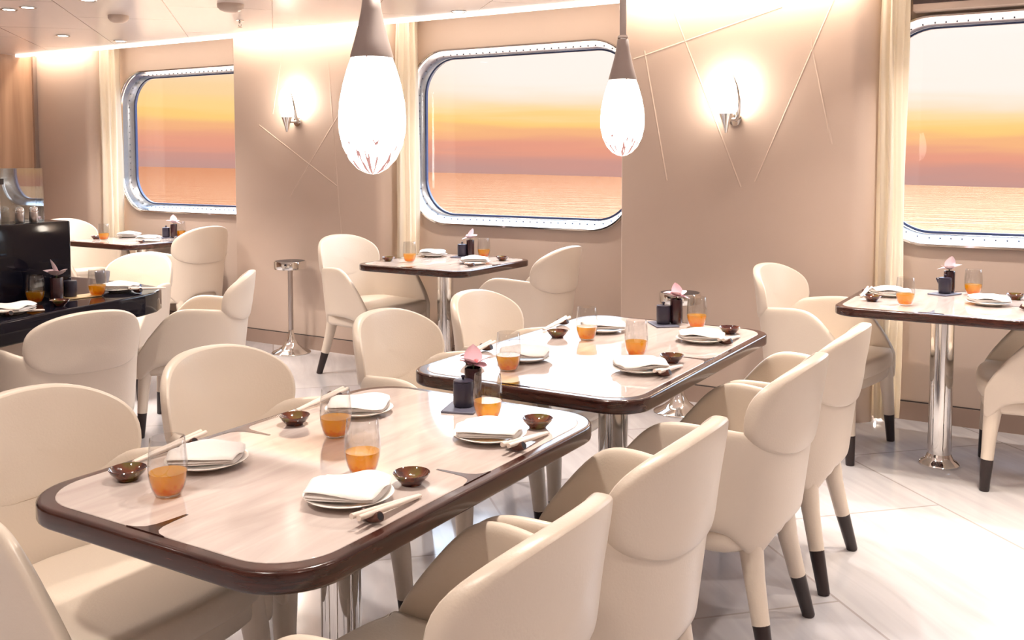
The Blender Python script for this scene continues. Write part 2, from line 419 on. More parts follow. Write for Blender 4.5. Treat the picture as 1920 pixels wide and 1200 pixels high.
def window(i, w):
    x0, x1 = w['x0'], w['x1']
    def ring(ins, y, n=12): return [(x, y, z) for x, z in rrect(x0+ins, x1-ins, WZ0+ins*1.25, WZ1-ins, WR-ins*.8, n)]
    root = empty('window_%d' % i, (0, 0, 0)); struct(root)
    b = MB(); b.loft([ring(0, WY+.002), ring(0, WY-.022), ring(.004, WY-.028), ring(.012, WY-.028), ring(.016, WY-.022), ring(.017, WY+.0)], False, False)
    b.build('window_lip', 'winlip', root)
    b = MB(); b.loft([ring(.014, WY-.012), ring(.026, WY+.03), ring(.046, WY+.085), ring(.050, WY+.088), ring(.052, WY+.105)], False, False)
    b.build('window_frame', 'winframe', root)
    # dark gasket then the pane
    b = MB(); b.loft([ring(.050, WY+.090), ring(.060, WY+.090), ring(.060, WY+.11)], False, False); b.build('gasket', pbr('gasket_blue', (.05, .08, .2, 1), .3), root)
    b = MB(); lo = ring(.05, WY+.098); b.loft([lo, [(x, y+.006, z) for x, y, z in lo]]); b.build('pane', 'pane', root, smooth=False)
    # bolt heads along the reveal
    b = MB(); pts = ring(.034, WY+.050, 7)
    P = []
    for k in range(len(pts)):
        a = Vector(pts[k]); c = Vector(pts[(k+1) % len(pts)]); L = (c-a).length; m = max(1, int(L/.05))
        for j in range(m): P.append(a+(c-a)*j/m)
    cx, cz = (x0+x1)/2, (WZ0+WZ1)/2
    for p in P:
        d = .0035; b.box((p.x-d, p.y-d, p.z-d), (p.x+d, p.y+d, p.z+d))
    b.build('bolt_row', 'bolt', root, smooth=False)
for i, w in enumerate(WIN): window(i+1, w)

# piers with a rounded right-hand corner, thin slanted ribs on the face
def pier(x0, x1, ribs, rl=.012, rr=.13):
    out = [(x0, WY+.02)]
    for k in range(5): a = pi+pi/2*k/4; out.append((x0+rl+rl*cos(a), PY+rl+rl*sin(a)))
    for k in range(17): a = -pi/2+pi/2*k/16; out.append((x1-rr+rr*cos(a), PY+rr+rr*sin(a)))
    out.append((x1, WY+.02))
    b = MB(); b.loft([[(x, y, 0) for x, y in out], [(x, y, ZT) for x, y in out]])
    for (xa, za), (xb, zb) in ribs:
        d = Vector((xb-xa, 0, zb-za)).normalized(); n = Vector((-d.z, 0, d.x))*.0055
        A = Vector((xa, PY, za)); B = Vector((xb, PY, zb)); y = Vector((0, -.0022, 0))
        b.add([A-n, A+y, A+n, B-n, B+y, B+n], [(0, 1, 4, 3), (1, 2, 5, 4)])
    return struct(b.build('wall_pier', 'wall', angle=30))
pier(XL, -7.235, [])
pier(-5.564, -4.090, [((-5.06, 2.12), (-5.16, 1.70)), ((-5.30, 1.62), (-4.55, 1.18)), ((-4.62, 2.05), (-4.50, .62)), ((-5.0, 1.1), (-4.35, 1.9))])
pier(-2.374, -.965, [((-2.055, 2.19), (-1.66, 1.22)), ((-2.30, 1.945), (-1.45, 2.175)), ((-2.235, 1.99), (-2.09, 1.25)), ((-1.18, 2.2), (-1.58, 1.25)), ((-1.30, 2.0), (-1.18, 1.45))])
# skirting of stone with a thin dark line on top
def skirt(name, x0, x1, y):
    b = MB(); b.box((x0, y-.012, 0), (x1, y+.005, .095)); s = struct(b.build(name, 'trimstone', smooth=False))
    b = MB(); b.box((x0, y-.006, .095), (x1, y+.005, .101)); b.build('dark_top_line', 'dark', s, smooth=False)
for k, (x0, x1, y) in enumerate(((-7.235, -5.564, WY), (-5.570, -4.225, PY), (-4.09, -2.374, WY), (-2.380, -1.10, PY), (-.965, XR, WY), (XL, -7.37, PY))):
    skirt('baseboard_window_side', x0, x1, y)
# metal edge where the wood panelling meets the end pier
b = MB(); b.box((XL, PY-.035, 0), (XL+.022, PY, CZ)); struct(b.build('trim_1', 'satin', smooth=False))
# lit ceiling edge over the windows
b = MB(); b.box((XL, CY-.03, CZ-.014), (XR, CY+.012, CZ)); struct(b.build('trim_2', 'cove', smooth=False))
for k, x in enumerate((-7.235, -4.090, -.965)):   # lit slot between each pier and its curtain
    b = MB(); b.box((x-.004, 5.283, .02), (x+.004, 5.312, CZ)); struct(b.build('trim_%d' % (k+3), 'slot', smooth=False))
# dark blind box at the head of the third window bay, with a pale bottom rail
bx = empty('blind_box', (0, 0, 0))
b = MB(); b.box((-.82, 5.26, 2.152), (XR, 5.378, 2.30)); b.build('housing', 'blind', bx, smooth=False)
b = MB(); b.box((-.82, 5.262, 2.119), (XR, 5.378, 2.152)); b.build('bottom_rail', 'recess', bx, smooth=False)
tag(bx, 'dark blind housing with pale rail above the right-hand window', 'blind box')

# sea outside
b = MB(); b.add([(-2600, 1420, 0), (-1382.8, 1006.2, 0), (-1067.9, 897.6, 0), (-394.2, 667.5, 0), (-57.2, 498.1, 0), (200, 372, 0), (500, 230, 0), (500, 12, 0), (-2600, 12, 0)], [tuple(range(9))])
o = b.build('sea', 'sea', smooth=False, loc=(0, 0, -12)); struct(o)

# ------------------------------------------------------------------ curtains
def curtain(x, label, dx=.105, dy=.17):
    prof = []
    N = 96
    for k in range(N):
        a = 2*pi*k/N
        r = 1+.26*sin(8*a+.6)+.12*sin(13*a+2)
        prof.append((cos(a)*r, sin(a)*r))
    loops = []
    H = CZ-.005+.10
    for i in range(26):
        t = i/25; z = .03+t*(H-.03)
        w = 1.0+.05*sin(3.1*t)-.10*max(0, t-.9)*10*.3
        loops.append([(x+dx/2*px*w+.006*sin(9*t+py*3), 5.262+dy/2*py*w*.80, z) for px, py in prof])
    b = MB(); b.loft(loops)
    o = b.build('curtain', 'curtain', angle=180); tag(o, label, 'curtain', 'gathered window curtains'); return o
curtain(-7.165, 'cream curtain gathered at the left side of the far-left window')
curtain(-4.022, 'cream curtain gathered at the left side of the middle window')
curtain(-.905, 'cream curtain gathered at the left side of the right-hand window')

# ------------------------------------------------------------------ armchair
def make_chair():
    root = empty('tub_armchair')
    half = [(.252, .262, .415, .320), (.240, .270, .445, .296), (.212, .275, .490, .312), (.178, .278, .535, .362), (.105, .281, .625, .376), (.050, .280, .668, .380), (-.010, .275, .674, .378),
            (-.080, .264, .668, .376), (-.142, .243, .660, .372), (-.184, .217, .652, .325), (-.213, .188, .645, .290), (-.236, .154, .638, .325), (-.255, .100, .632, .372), (-.264, .050, .630, .372), (-.267, 0, .629, .378)]
    cols = half+[(x, -y, a, c) for x, y, a, c in half[-2::-1]]
    n = len(cols); rows = 7; loops = []
    for i in range(rows):
        v = i/(rows-1); lp = []
        for x, y, zt, zb in cols:
            z = zb+(zt-zb)*v
            h = min(1.2, max(-.3, (z-.33)/.30))
            k = .950+.050*h
            back = max(0, min(1, (.1-x)/.3))
            lp.append((x*(1 if x > 0 else .965+.035*h)-.026*h*back, y*k, z))
        loops.append(lp)
    b = MB(); b.loft(loops, False, False, closed=False)
    o = b.build('tub_shell', 'leather', root)
    # the thickness grows inwards
    m = o.data
    ctr = Vector((0, 0, .45)); f = max(m.polygons, key=lambda p: abs(p.normal.y))
    inward = f.normal.dot(ctr-f.center) > 0
    subsurf(o, 2, .030, 1 if inward else -1)
    # rounded back pad
    def pad(yy, zz):
        return -.2995+1.05*yy*yy+15.2*yy**4-.14*(zz-.60)
    NR, NT = 5, 28
    zc = .698
    def outl(th):
        c, s = cos(th), sin(th)
        e = 2/2.45 if s > 0 else 2/3.2
        return (.235*math.copysign(abs(c)**e, c), (.140 if s > 0 else .118)*math.copysign(abs(s)**e, s))
    vs = []; fs = []
    def ringpts(side, rr):
        out = []
        for j in range(NT):
            yy, zz = outl(2*pi*j/NT); yy *= rr; zz = zc+zz*rr
            yy *= 1-.10*max(0, (zz-.76)/.08)*.4
            t = .040
            dome = (.006*(1-rr*rr))
            xo = pad(yy, zz)
            out.append((xo-dome*.4 if side == 0 else xo+t+dome, yy, zz))
        return out
    rs = [.02, .30, .6, .85, .975, 1.0]
    seq = [ringpts(0, r) for r in rs[:-1]]
    mid0 = ringpts(0, 1.0); mid1 = ringpts(1, 1.0)
    seq.append([(a[0]*.8+c[0]*.2, a[1], a[2]) for a, c in zip(mid0, mid1)])
    seq.append([(a[0]*.2+c[0]*.8, a[1], a[2]) for a, c in zip(mid0, mid1)])
    seq += [ringpts(1, r) for r in rs[-2::-1]]
    b = MB(); b.loft(seq); o = b.build('backrest', 'leather', root); subsurf(o, 1)
    # seat
    outl2 = []
    N = 12
    for k in range(N+1):
        t = -1+2*k/N; outl2.append((.262-.030*t**4+.012*(1-t*t), .246*t))
    for k in range(N+1):
        a = pi*k/N; outl2.append((-.10-.13*sin(a), .240*cos(a)))
    b = MB(); b.slab(outl2, .365, .452, .030, 4); b.build('seat', 'leather', root, angle=60)
    ap = [(x*.945-.004, y*.985) for x, y in outl2]
    b = MB(); b.slab(ap, .318, .385, .02, 3); b.build('apron', 'leather', root, angle=60)
    for sy in (1, -1):
      for path in ([(.236, .246, 0), (.228, .238, .13), (.220, .230, .25), (.212, .222, .33), (.205, .216, .42)],
                 [(-.250, .206, 0), (-.219, .184, .13), (-.193, .165, .25), (-.180, .156, .33), (-.180, .156, .42)]):
        def at(z):
            for p, q in zip(path[:-1], path[1:]):
                if z <= q[2]: t = (z-p[2])/(q[2]-p[2]); return (p[0]+(q[0]-p[0])*t, sy*(p[1]+(q[1]-p[1])*t), z)
        zs = [.130, .17, .21, .25, .285, .32, .36, .40]; rr = [.0245, .0255, .0270, .0290, .0312, .0330, .0330, .0300]
        b = MB(); b.tube([at(z) for z in zs], rr, 14); lg = b.build('leg', 'leather', root, angle=80)
        b = MB(); b.tube([at(z) for z in (0, .004, .131)], [.0175, .0190, .0240], 16); b.build('ferrule', 'ferrule', lg)
    return root
CH = Kind(make_chair())
def chair(x, y, rot, label, sc=1.0, group='cream tub armchairs'):
    return CH.place((x, y, 0), R(rot), sc, label, 'chair', group)
chair(-1.850, 1.325, 0, 'cream tub armchair on the left of the front table, nearest the camera')
chair(-1.875, 1.895, 0, 'cream tub armchair at the left far place of the front table')
chair(-.975, 1.30, 180, 'cream tub armchair on the right of the front table, at the bottom frame edge')
chair(-.970, 1.870, 180, 'cream tub armchair at the right far place of the front table')
chair(-1.885, 2.690, 0, 'cream tub armchair at the left near place of the second long table')
chair(-1.885, 3.275, 0, 'cream tub armchair at the left far place of the second long table')
chair(-.950, 2.68, 180, 'cream tub armchair at the right near place of the second long table')
chair(-.945, 3.26, 180, 'cream tub armchair at the right far place of the second long table')
chair(-1.100, 4.72, -10, 'cream tub armchair left of the right-hand window table', 1.02)
chair(-.145, 4.65, 186, 'cream tub armchair right of the right-hand window table, cut by the frame', 1.02)
chair(-3.93, 4.76, -9, 'cream tub armchair left of the middle window table, beside the pedestal stand', 1.05)
chair(-2.87, 4.86, 180, 'cream tub armchair right of the middle window table, its back to us', 1.05)
chair(-6.90, 4.82, 0, 'cream tub armchair left of the far window table, half hidden by the black screen', 1.06)
chair(-5.79, 4.82, 180, 'cream tub armchair right of the far window table, against the wall pier', 1.06)
chair(-4.92, 3.66, -68, 'cream tub armchair behind the round end of the black counter', .95)
chair(-3.97, 3.38, 220, 'cream tub armchair right of the black counter end, arm towards us', .95)
chair(-3.56, 2.38, 166, 'cream tub armchair in front of the black counter, its back to us', .95)

# ------------------------------------------------------------------ tables
def make_table(cx, cy, w, l, label, rc, pole_r, base=None, px=0, py=0):
    root = empty('dining_table', (cx, cy, 0))
    T = .74; th = .0385; k = .027
    b = MB(); b.slab(rrect(-w/2, w/2, -l/2, l/2, rc, 10), T-th, T, .007, 3); rim = b.build('tabletop_rim', 'rim', root, angle=50)
    b = MB(); b.slab(rrect(-w/2+k, w/2-k, -l/2+k, l/2-k, rc-.01, 10), T-.006, T+.0012, .001, 1); top = b.build('tabletop', 'marble', root, angle=50)
    # tapered dark inlays reaching in from the middle of each side
    for a, d, n in ((0, w/2, .10), (pi, w/2, .10), (pi/2, l/2, .09), (-pi/2, l/2, .09)):
        pts = []
        e = d-k+.001
        prof = [(e, .050), (e-.005, .030), (e-.014, .017), (e-.030, .0095), (e-.055, .0060), (e-n, .0032)]
        pl = [(u, -v) for u, v in prof][::-1]+prof
        pl = [(u*cos(a)-v*sin(a), u*sin(a)+v*cos(a)) for u, v in pl]
        b = MB(); b.loft([[(x, y, T+.0004) for x, y in pl], [(x, y, T+.0018) for x, y in pl]]); b.build('inlay', 'rim', top, smooth=False)
    b = MB(); b.slab(rrect(-.14+px, .14+px, -.14+py, .14+py, .03, 4), T-th-.02, T-th+.001, .003, 1); b.build('support_plate', 'satin', root)
    b = MB(); b.lathe([(pole_r, .02), (pole_r, T-th-.018)], 36, (px, py, 0)); b.build('column', 'chrome', root)
    b = MB(); b.lathe([(pole_r+.034, 0), (pole_r+.035, .008), (pole_r+.026, .020), (pole_r+.010, .030), (pole_r+.004, .045), (pole_r, .055)], 36, (px, py, 0)); b.build('base_flange', 'chrome', root)
    tag(root, label, 'table', 'marble topped pedestal tables'); return root
make_table(-1.376, 1.584, .7244, 1.105, 'long marble table with dark rim, front, set for four', .125, .044, px=-.008, py=-.02)
make_table(-1.386, 2.906, .764, 1.260, 'long marble table with dark rim behind the front one', .11, .050, px=.014, py=.02)
make_table(-3.424, 4.859, .795, .813, 'square marble table with dark rim under the middle window', .10, .050, py=0)
make_table(-.566, 4.647, .795, .813, 'square marble table with dark rim under the right-hand window', .10, .050)
make_table(-6.40, 4.955, .795, .813, 'square marble table with dark rim under the far-left window', .10, .050)

# ------------------------------------------------------------------ table ware prototypes
def make_tumbler():
    root = empty('tumbler')
    out = [(.006, 0), (.022, .001), (.026, .006), (.031, .018), (.0350, .035), (.0364, .052), (.0358, .072), (.0340, .092), (.0318, .112)]
    inn = [(.0308, .1125), (.0328, .092), (.0346, .072), (.0352, .052), (.0338, .035), (.0298, .018), (.0248, .0065), (.004, .003)]
    b = MB(); b.lathe(out+inn, 28, cap0=True, cap1=True); b.build('glass_body', 'glass', root, angle=60)
    b = MB(); b.lathe([(.004, .0034), (.0243, .0068), (.0295, .0182), (.0335, .035), (.0347, .0465), (.003, .0467)], 28); b.build('drink', 'amber', root, angle=50)
    return root
def make_dish():
    root = empty('sauce_dish')
    b = MB(); b.lathe([(.014, 0), (.020, 0), (.0205, .003), (.026, .008), (.0335, .016), (.0368, .0225), (.0360, .0235), (.032, .0175), (.024, .0105), (.014, .0075), (.002, .007)], 28)
    b.build('bowl', 'glaze', root, angle=60)
    return root
def make_plate():
    b = MB(); b.lathe([(.030, 0), (.048, 0), (.050, .003), (.070, .008), (.0865, .0145), (.0875, .0160), (.086, .0168), (.068, .0118), (.048, .0075), (.003, .007)], 40)
    return b.build('plate', 'china', angle=50)
def make_napkin(seed):
    rnd = random.Random(seed)
    root = empty('napkin')
    def layer(w, h, z, t, rot, amp, ph):
        N = 16; top = []; bot = []
        for i in range(N+1):
            for j in range(N+1):
                u = -1+2*i/N; v = -1+2*j/N
                # squircle-softened square
                x = u*w/2*(1-.13*v*v); y = v*h/2*(1-.13*u*u)
                xr = x*cos(rot)-y*sin(rot); yr = x*sin(rot)+y*cos(rot)
                hump = amp*(math.exp(-((u-.25)**2/.25+(v+.1)**2/.8))+.45*sin(3.2*u+1.5*v+ph)*.5+.25*sin(5*v-2*u+ph))
                rr = math.hypot(xr, yr)
                droop = -.10*max(0, rr-.072)
                e = max(abs(u), abs(v)); edge = t*.5*max(0, (e-.86)/.14)**2
                zz = z+hump+droop
                top.append((xr, yr, zz+t-edge)); bot.append((xr, yr, zz+edge*.9))
        n = N+1; vs = top+bot; fs = []
        for i in range(N):
            for j in range(N):
                a = i*n+j; fs.append((a, a+n, a+n+1, a+1)); k = len(top)
                fs.append((k+a, k+a+1, k+a+n+1, k+a+n))
        k = len(top)
        bd = [(i, 0) for i in range(N)]+[(N, j) for j in range(N)]+[(i, N) for i in range(N, 0, -1)]+[(0, j) for j in range(N, 0, -1)]
        idx = [i*n+j for i, j in bd]
        for p, q in zip(idx, idx[1:]+idx[:1]): fs.append((p, q, k+q, k+p))
        return vs, fs
    b = MB(); b.add(*layer(.152, .140, .0165, .0050, .05, .0015, 1+seed)); b.add(*layer(.154, .142, .0208, .0050, .02, .002, 2+seed))
    b.build('lower_fold', 'linen', root, angle=180)
    b = MB(); b.add(*layer(.156, .144, .0252, .0060, .0, .012, 3+seed)); b.build('upper_fold', 'linen', root, angle=180)
    return root
def make_rest():
    root = empty('chopstick_rest')
    b = MB(); 
    N = 12; pts = [(-.022+.044*i/N, 0, .010+.006*(2*i/N-1)**2) for i in range(N+1)]
    b.tube(pts, .0095, 14); b.build('rest_body', 'rest', root, angle=60)
    for s in (0, -1):
        a = Vector(pts[s]); d = (Vector(pts[s])-Vector(pts[1 if s == 0 else -2])).normalized()
        b = MB(); b.tube([a-d*.001, a+d*.0006], .0074, 14); b.build('dark_end_disc', 'restend', root)  # black disc paints the darkness inside the open tube end
    return root
def make_stick():
    b = MB(); b.tube([(0, -.045, .0245), (0, .02, .0178), (0, .10, .0100), (0, .150, .0050)], [.0054, .0054, .0048, .0038], 10)
    return b.build('chopstick', 'stick', angle=60)
def make_jar(spout):
    root = empty('sauce_jug' if spout else 'sauce_jar')
    b = MB(); b.lathe([(.018, 0), (.023, .001), (.0255, .008), (.0258, .060), (.0245, .063), (.003, .063)], 28); b.build('jar_body', 'jar', root, angle=50)
    b = MB(); b.lathe([(.0240, .063), (.0255, .0645), (.0250, .067), (.015, .069), (.002, .0695)], 28); ld = b.build('lid', 'jar', root, angle=50)
    b = MB(); b.lathe([(.003, .069), (.0035, .074), (.006, .077), (.0055, .080), (.001, .081)], 14); b.build('knob', 'jar', ld)
    if spout:
        b = MB(); b.tube([(-.022, 0, .045), (-.030, 0, .054), (-.038, 0, .061)], [.011, .008, .005], 12); b.build('spout', 'jar', root)
    return root
def make_vase():
    b = MB(); b.lathe([(.016, 0), (.0215, .001), (.0225, .006), (.0225, .088), (.0215, .090), (.0195, .0885), (.0195, .03), (.002, .03)], 26)
    return b.build('bud_vase', 'vase', angle=50)
def make_orchid(seed, mat, rz=0):
    rnd = random.Random(seed)
    root = empty('orchid')
    b = MB(); b.tube([(0, 0, -.045), (.001, 0, -.01), (0, -.002, .012)], .0022, 8); b.build('stem', 'stem', root)
    def petal(az, el, L, W, curl):
        vs = []; fs = []; NU, NV = 8, 6
        for i in range(NU+1):
            t = i/NU; w = W*math.sin(pi*min(1, .10+.90*t)**.85)**.75 if t < 1 else .0008
            for j in range(NV+1):
                s = -1+2*j/NV
                x = L*t; y = s*w; z = -curl*t*t*L+.25*w*s*s*(1 if curl > 0 else 1.3)
                v = Vector((x, y, z)); v.rotate(Matrix.Rotation(-el, 3, 'Y')); v.rotate(Matrix.Rotation(az, 3, 'Z'))
                vs.append(v+Vector((0, 0, .010)))
        n = NV+1
        for i in range(NU):
            for j in range(NV): a = i*n+j; fs.append((a, a+1, a+n+1, a+n))
        k = len(vs)
        vs2 = [v+Vector((0, 0, -.0006)) for v in vs]
        return vs+vs2, fs+[tuple(q+k for q in f[::-1]) for f in fs]
    b = MB()
    for az, el, L, W, c in ((0, .35, .050, .030, .2), (2.2, .4, .050, .030, .2), (1.1, 1.1, .056, .024, -.1), (3.6, .45, .046, .020, .15), (5.1, .2, .048, .020, .25)):
        b.add(*petal(az+rnd.uniform(-.2, .2), el+rnd.uniform(-.1, .25), L*rnd.uniform(.9, 1.1), W, c))
    b.build('blossom', mat, root, angle=180)
    b = MB(); b.tube([(0, 0, .010), (.003, -.006, .020), (.004, -.014, .022), (.003, -.019, .018)], [.002, .0042, .005, .0015], 10); b.build('lip', 'lip', root, angle=90)
    return root
def make_coaster(mat, w, l):
    b = MB(); b.slab(rrect(-w/2, w/2, -l/2, l/2, .003, 2), 0, .005, .001, 1)
    return b.build('coaster' if mat == 'slate' else 'tray', mat, angle=50)

KT, KD, KP, KR, KS = Kind(make_tumbler()), Kind(make_dish()), Kind(make_plate()), Kind(make_rest()), Kind(make_stick())
KN = [Kind(make_napkin(i)) for i in range(3)]
KJ, KG, KV, KC = Kind(make_jar(False)), Kind(make_jar(True)), Kind(make_vase()), Kind(make_coaster('slate', .085, .12))
KO = [Kind(make_orchid(1, M['petal'])), Kind(make_orchid(5, M['petallight']))]
TZ = .7415
nset = [0]
def setting(where, side, sc, glass=None, dish=None, plate=None, rest=None, rot=0, nap=True, z=TZ):
    """side: +1 diner sits at +X of the table (cutlery along Y)"""
    i = nset[0]; nset[0] += 1
    if glass: KT.place((*glass, z), random.uniform(0, 6), sc, 'tumbler half full of amber drink, '+where, 'glass', 'tumblers of amber drink')
    if dish: KD.place((*dish, z), random.uniform(0, 6), sc, 'small round brown glazed sauce dish, '+where, 'dish', 'glazed sauce dishes')
    if plate:
        KP.place((*plate, z), 0, sc*.97, 'round white china plate under a napkin, '+where, 'plate', 'white china plates')
        if nap: KN[i % 3].place((plate[0], plate[1], z+.0015), R(rot)+.55+random.uniform(-.2, .2)+(pi if i % 2 else 0), sc*.97, 'folded white linen napkin on the plate, '+where, 'napkin', 'folded white napkins')
    if rest:
        a = R(rot)
        KR.place((*rest, z), a, sc*.95, 'dark brown chopstick rest, '+where, 'chopstick rest', 'dark chopstick rests')
        for s, nm in ((-1, 'inner'), (1, 'outer')):
            d = .0066*s*sc
            KS.place((rest[0]+d*cos(a), rest[1]+d*sin(a), z), a+R(2*s), sc*.95, ('pale chopstick nearer the plate, ' if s*(-1 if abs(rot) > 90 else 1) < 0 else 'pale chopstick nearer the table edge, ')+where, 'chopstick', 'pale chopsticks')
T1 = 'front table, '; T2 = 'second long table, '
setting(T1+'left near place', -1, 1.0, (-1.486, 1.196), (-1.629, 1.215), (-1.568, 1.361), (-1.700, 1.425), 180)
setting(T1+'left far place', -1, 1.0, (-1.473, 1.653), (-1.627, 1.680), (-1.562, 1.840), (-1.700, 1.905), 180)
setting(T1+'right near place', 1, 1.0, (-1.253, 1.485), (-1.131, 1.487), (-1.177, 1.354), (-1.069, 1.288), 0)
setting(T1+'right far place', 1, 1.0, (-1.256, 1.959), (-1.116, 1.960), (-1.165, 1.825), (-1.066, 1.775), 0)
setting(T2+'left near place', -1, 1.04, (-1.493, 2.444), (-1.640, 2.470), (-1.530, 2.605), (-1.712, 2.660), 180)
setting(T2+'left far place', -1, 1.04, (-1.514, 3.007), (-1.626, 2.998), (-1.539, 3.187), (-1.730, 3.230), 180)
setting(T2+'right near place', 1, 1.04, (-1.254, 2.845), (-1.118, 2.810), (-1.152, 2.645), (-1.066, 2.612), 0)
setting(T2+'right far place', 1, 1.04, (-1.270, 3.440), (-1.125, 3.387), (-1.159, 3.188), (-1.069, 3.175), 0)
W2 = 'middle window table, '; W3 = 'right-hand window table, '; W1 = 'far-left window table, '
setting(W2+'left place', -1, 1.12, (-3.583, 4.706), (-3.733, 4.687), (-3.665, 5.060), None, 180)
setting(W2+'right place', 1, 1.12, (-3.345, 5.175), (-3.146, 5.079), (-3.200, 4.850), (-3.125, 4.690), 0)
setting(W3+'left place', -1, 1.08, (-.693, 4.437), (-.840, 4.490), (-.800, 4.700), (-.905, 4.730), 180)
setting(W3+'right place', 1, 1.08, (-.475, 4.930), (-.295, 4.880), (-.385, 4.640), (-.235, 4.560), 0)
setting(W1+'left place', -1, 1.12, (-6.60, 4.760), (-6.72, 4.780), (-6.64, 5.02), None, 180)
setting(W1+'right place', 1, 1.12, (-6.30, 5.245), (-6.09, 5.06), (-6.20, 4.86), (-6.10, 4.72), 0)
CTR = 'black counter, '
setting(CTR+'near place', 1, 1.1, (-3.980, 2.520), (-3.822, 2.530), (-3.800, 2.300), (-3.735, 2.245), 0)
setting(CTR+'place at the round end', 1, 1.1, (-3.940, 2.800), None, (-3.985, 2.955), (-3.862, 2.960), 0)
def centre(where, x, y, dx, dy, sc, jug, pale, rz=0, ofs=(0, 0), coaster=True):
    if coaster: KC.place((x+ofs[0], y+ofs[1], TZ), R(rz), sc, 'dark slate coaster under the jar and vase, '+where, 'coaster', 'slate coasters')
    zz = TZ+.0052*sc
    (KG if jug else KJ).place((x, y, zz), R(rz), sc, ('small charcoal sauce jug with spout and lid, ' if jug else 'small charcoal lidded sauce jar, ')+where, 'jug' if jug else 'jar', 'charcoal sauce pots')
    KV.place((x+dx, y+dy, zz), 0, sc, 'dark brown bud vase holding an orchid, '+where, 'vase', 'orchid vases')
    KO[pale].place((x+dx, y+dy, zz+.088*sc), random.uniform(0, 6) if pale else R(40+rz), sc, ('pale pink' if pale else 'pink')+' orchid bloom in the dark vase, '+where, 'flower', 'orchid blooms')
centre('front table', -1.366, 2.015, -.004, .052, 1.0, False, 0, 18)
centre('second long table', -1.400, 3.430, .040, .030, 1.05, False, 0, 40)
centre('middle window table', -3.480, 5.125, .042, .034, 1.15, False, 1)
centre('right-hand window table', -.591, 4.885, .012, .055, 1.10, True, 1, -25)
centre('far-left window table', -6.33, 5.13, .05, .035, 1.15, False, 1)

# ------------------------------------------------------------------ black counter with raised screen and glass guard
def counter():
    root = empty('counter', (0, 0, 0))
    out = [(-5.05, .9), (-3.50, .9), (-3.555, 1.6), (-3.628, 2.149), (-3.70, 2.424), (-3.755, 2.75), (-3.79, 2.93), (-3.83, 3.04), (-3.90, 3.125), (-4.0, 3.175), (-4.15, 3.20), (-4.42, 3.21), (-4.8, 3.20), (-5.05, 3.20)]
    b = MB(); b.slab(out, .640, .74, .008, 3); b.build('countertop', 'counter', root, angle=35)
    ins = [(-5.0, .95), (-3.78, .95), (-3.83, 1.6), (-3.90, 2.15), (-3.98, 2.5), (-4.06, 2.8), (-4.2, 2.93), (-5.0, 2.95)]
    b = MB(); b.loft([[(x, y, 0) for x, y in ins], [(x, y, .645) for x, y in ins]]); b.build('counter_body', 'counterbody', root, smooth=False)
    b = MB(); b.slab(rrect(-4.62, -4.05, .9, 2.75, .012, 3), .735, 1.09, .006, 2); b.build('raised_screen', 'counter', root, angle=35)
    b = MB(); b.slab(rrect(-4.170, -4.158, 1.0, 2.69, .002, 2), 1.09, 1.333, .001, 1); g = b.build('glass_guard', 'screen', root, smooth=False)
    for y in (2.46, 1.75):
        b = MB(); b.tube([(-4.145, y, 1.089), (-4.145, y, 1.335)], .013, 14); p = b.build('guard_post', 'chrome', root)
        b = MB(); b.box((-4.178, y-.022, 1.262), (-4.126, y+.022, 1.288)); b.build('clamp', 'dark', p, smooth=False)
    tag(root, 'black lacquered sushi counter with rounded end, raised screen and glass guard', 'counter')
counter()
sh = empty('shaker')
b = MB(); b.lathe([(.018, 0), (.019, .002), (.019, .045), (.018, .048), (.002, .048)], 20); b.build('shaker_body', 'satin', sh, angle=50)
b = MB(); b.lathe([(.0192, .046), (.0195, .056), (.016, .066), (.008, .071), (.001, .072)], 20); b.build('shaker_cap', 'chrome', sh, angle=50)
KSH = Kind(sh)
KSH.place((-4.10, 2.535, 1.0905), 0, 1.0, 'small steel shaker on the black screen, nearer the glass post', 'shaker', 'steel shakers')
KSH.place((-4.10, 2.60, 1.0905), 0, 1.0, 'small steel shaker on the black screen, farther from the glass post', 'shaker', 'steel shakers')
KTR = Kind(make_coaster('traywood', .10, .20))
KTR.place((-3.985, 2.720, TZ-.001), R(-8), 1, 'pale wooden tray under the jar on the black counter', 'tray')
KJ.place((-4.0, 2.705, TZ+.0045), 0, 1.1, 'small charcoal lidded sauce jar, wooden tray, black counter', 'jar', 'charcoal sauce pots')
KV.place((-3.945, 2.600, TZ-.001), 0, 1.2, 'dark brown bud vase holding an orchid, black counter', 'vase', 'orchid vases')
KO[1].place((-3.945, 2.600, TZ+.104), R(200), 1.25, 'pale pink orchid bloom in the dark vase, black counter', 'flower', 'orchid blooms')
b = MB(); b.lathe([(.020, 0), (.026, .001), (.034, .05), (.036, .075), (.034, .075), (.030, .03), (.002, .02)], 24); o = b.build('cup', 'cup', angle=50, loc=(-4.22, 3.03, TZ-.001))
tag(o, 'small grey cup on the round end of the black counter', 'cup')

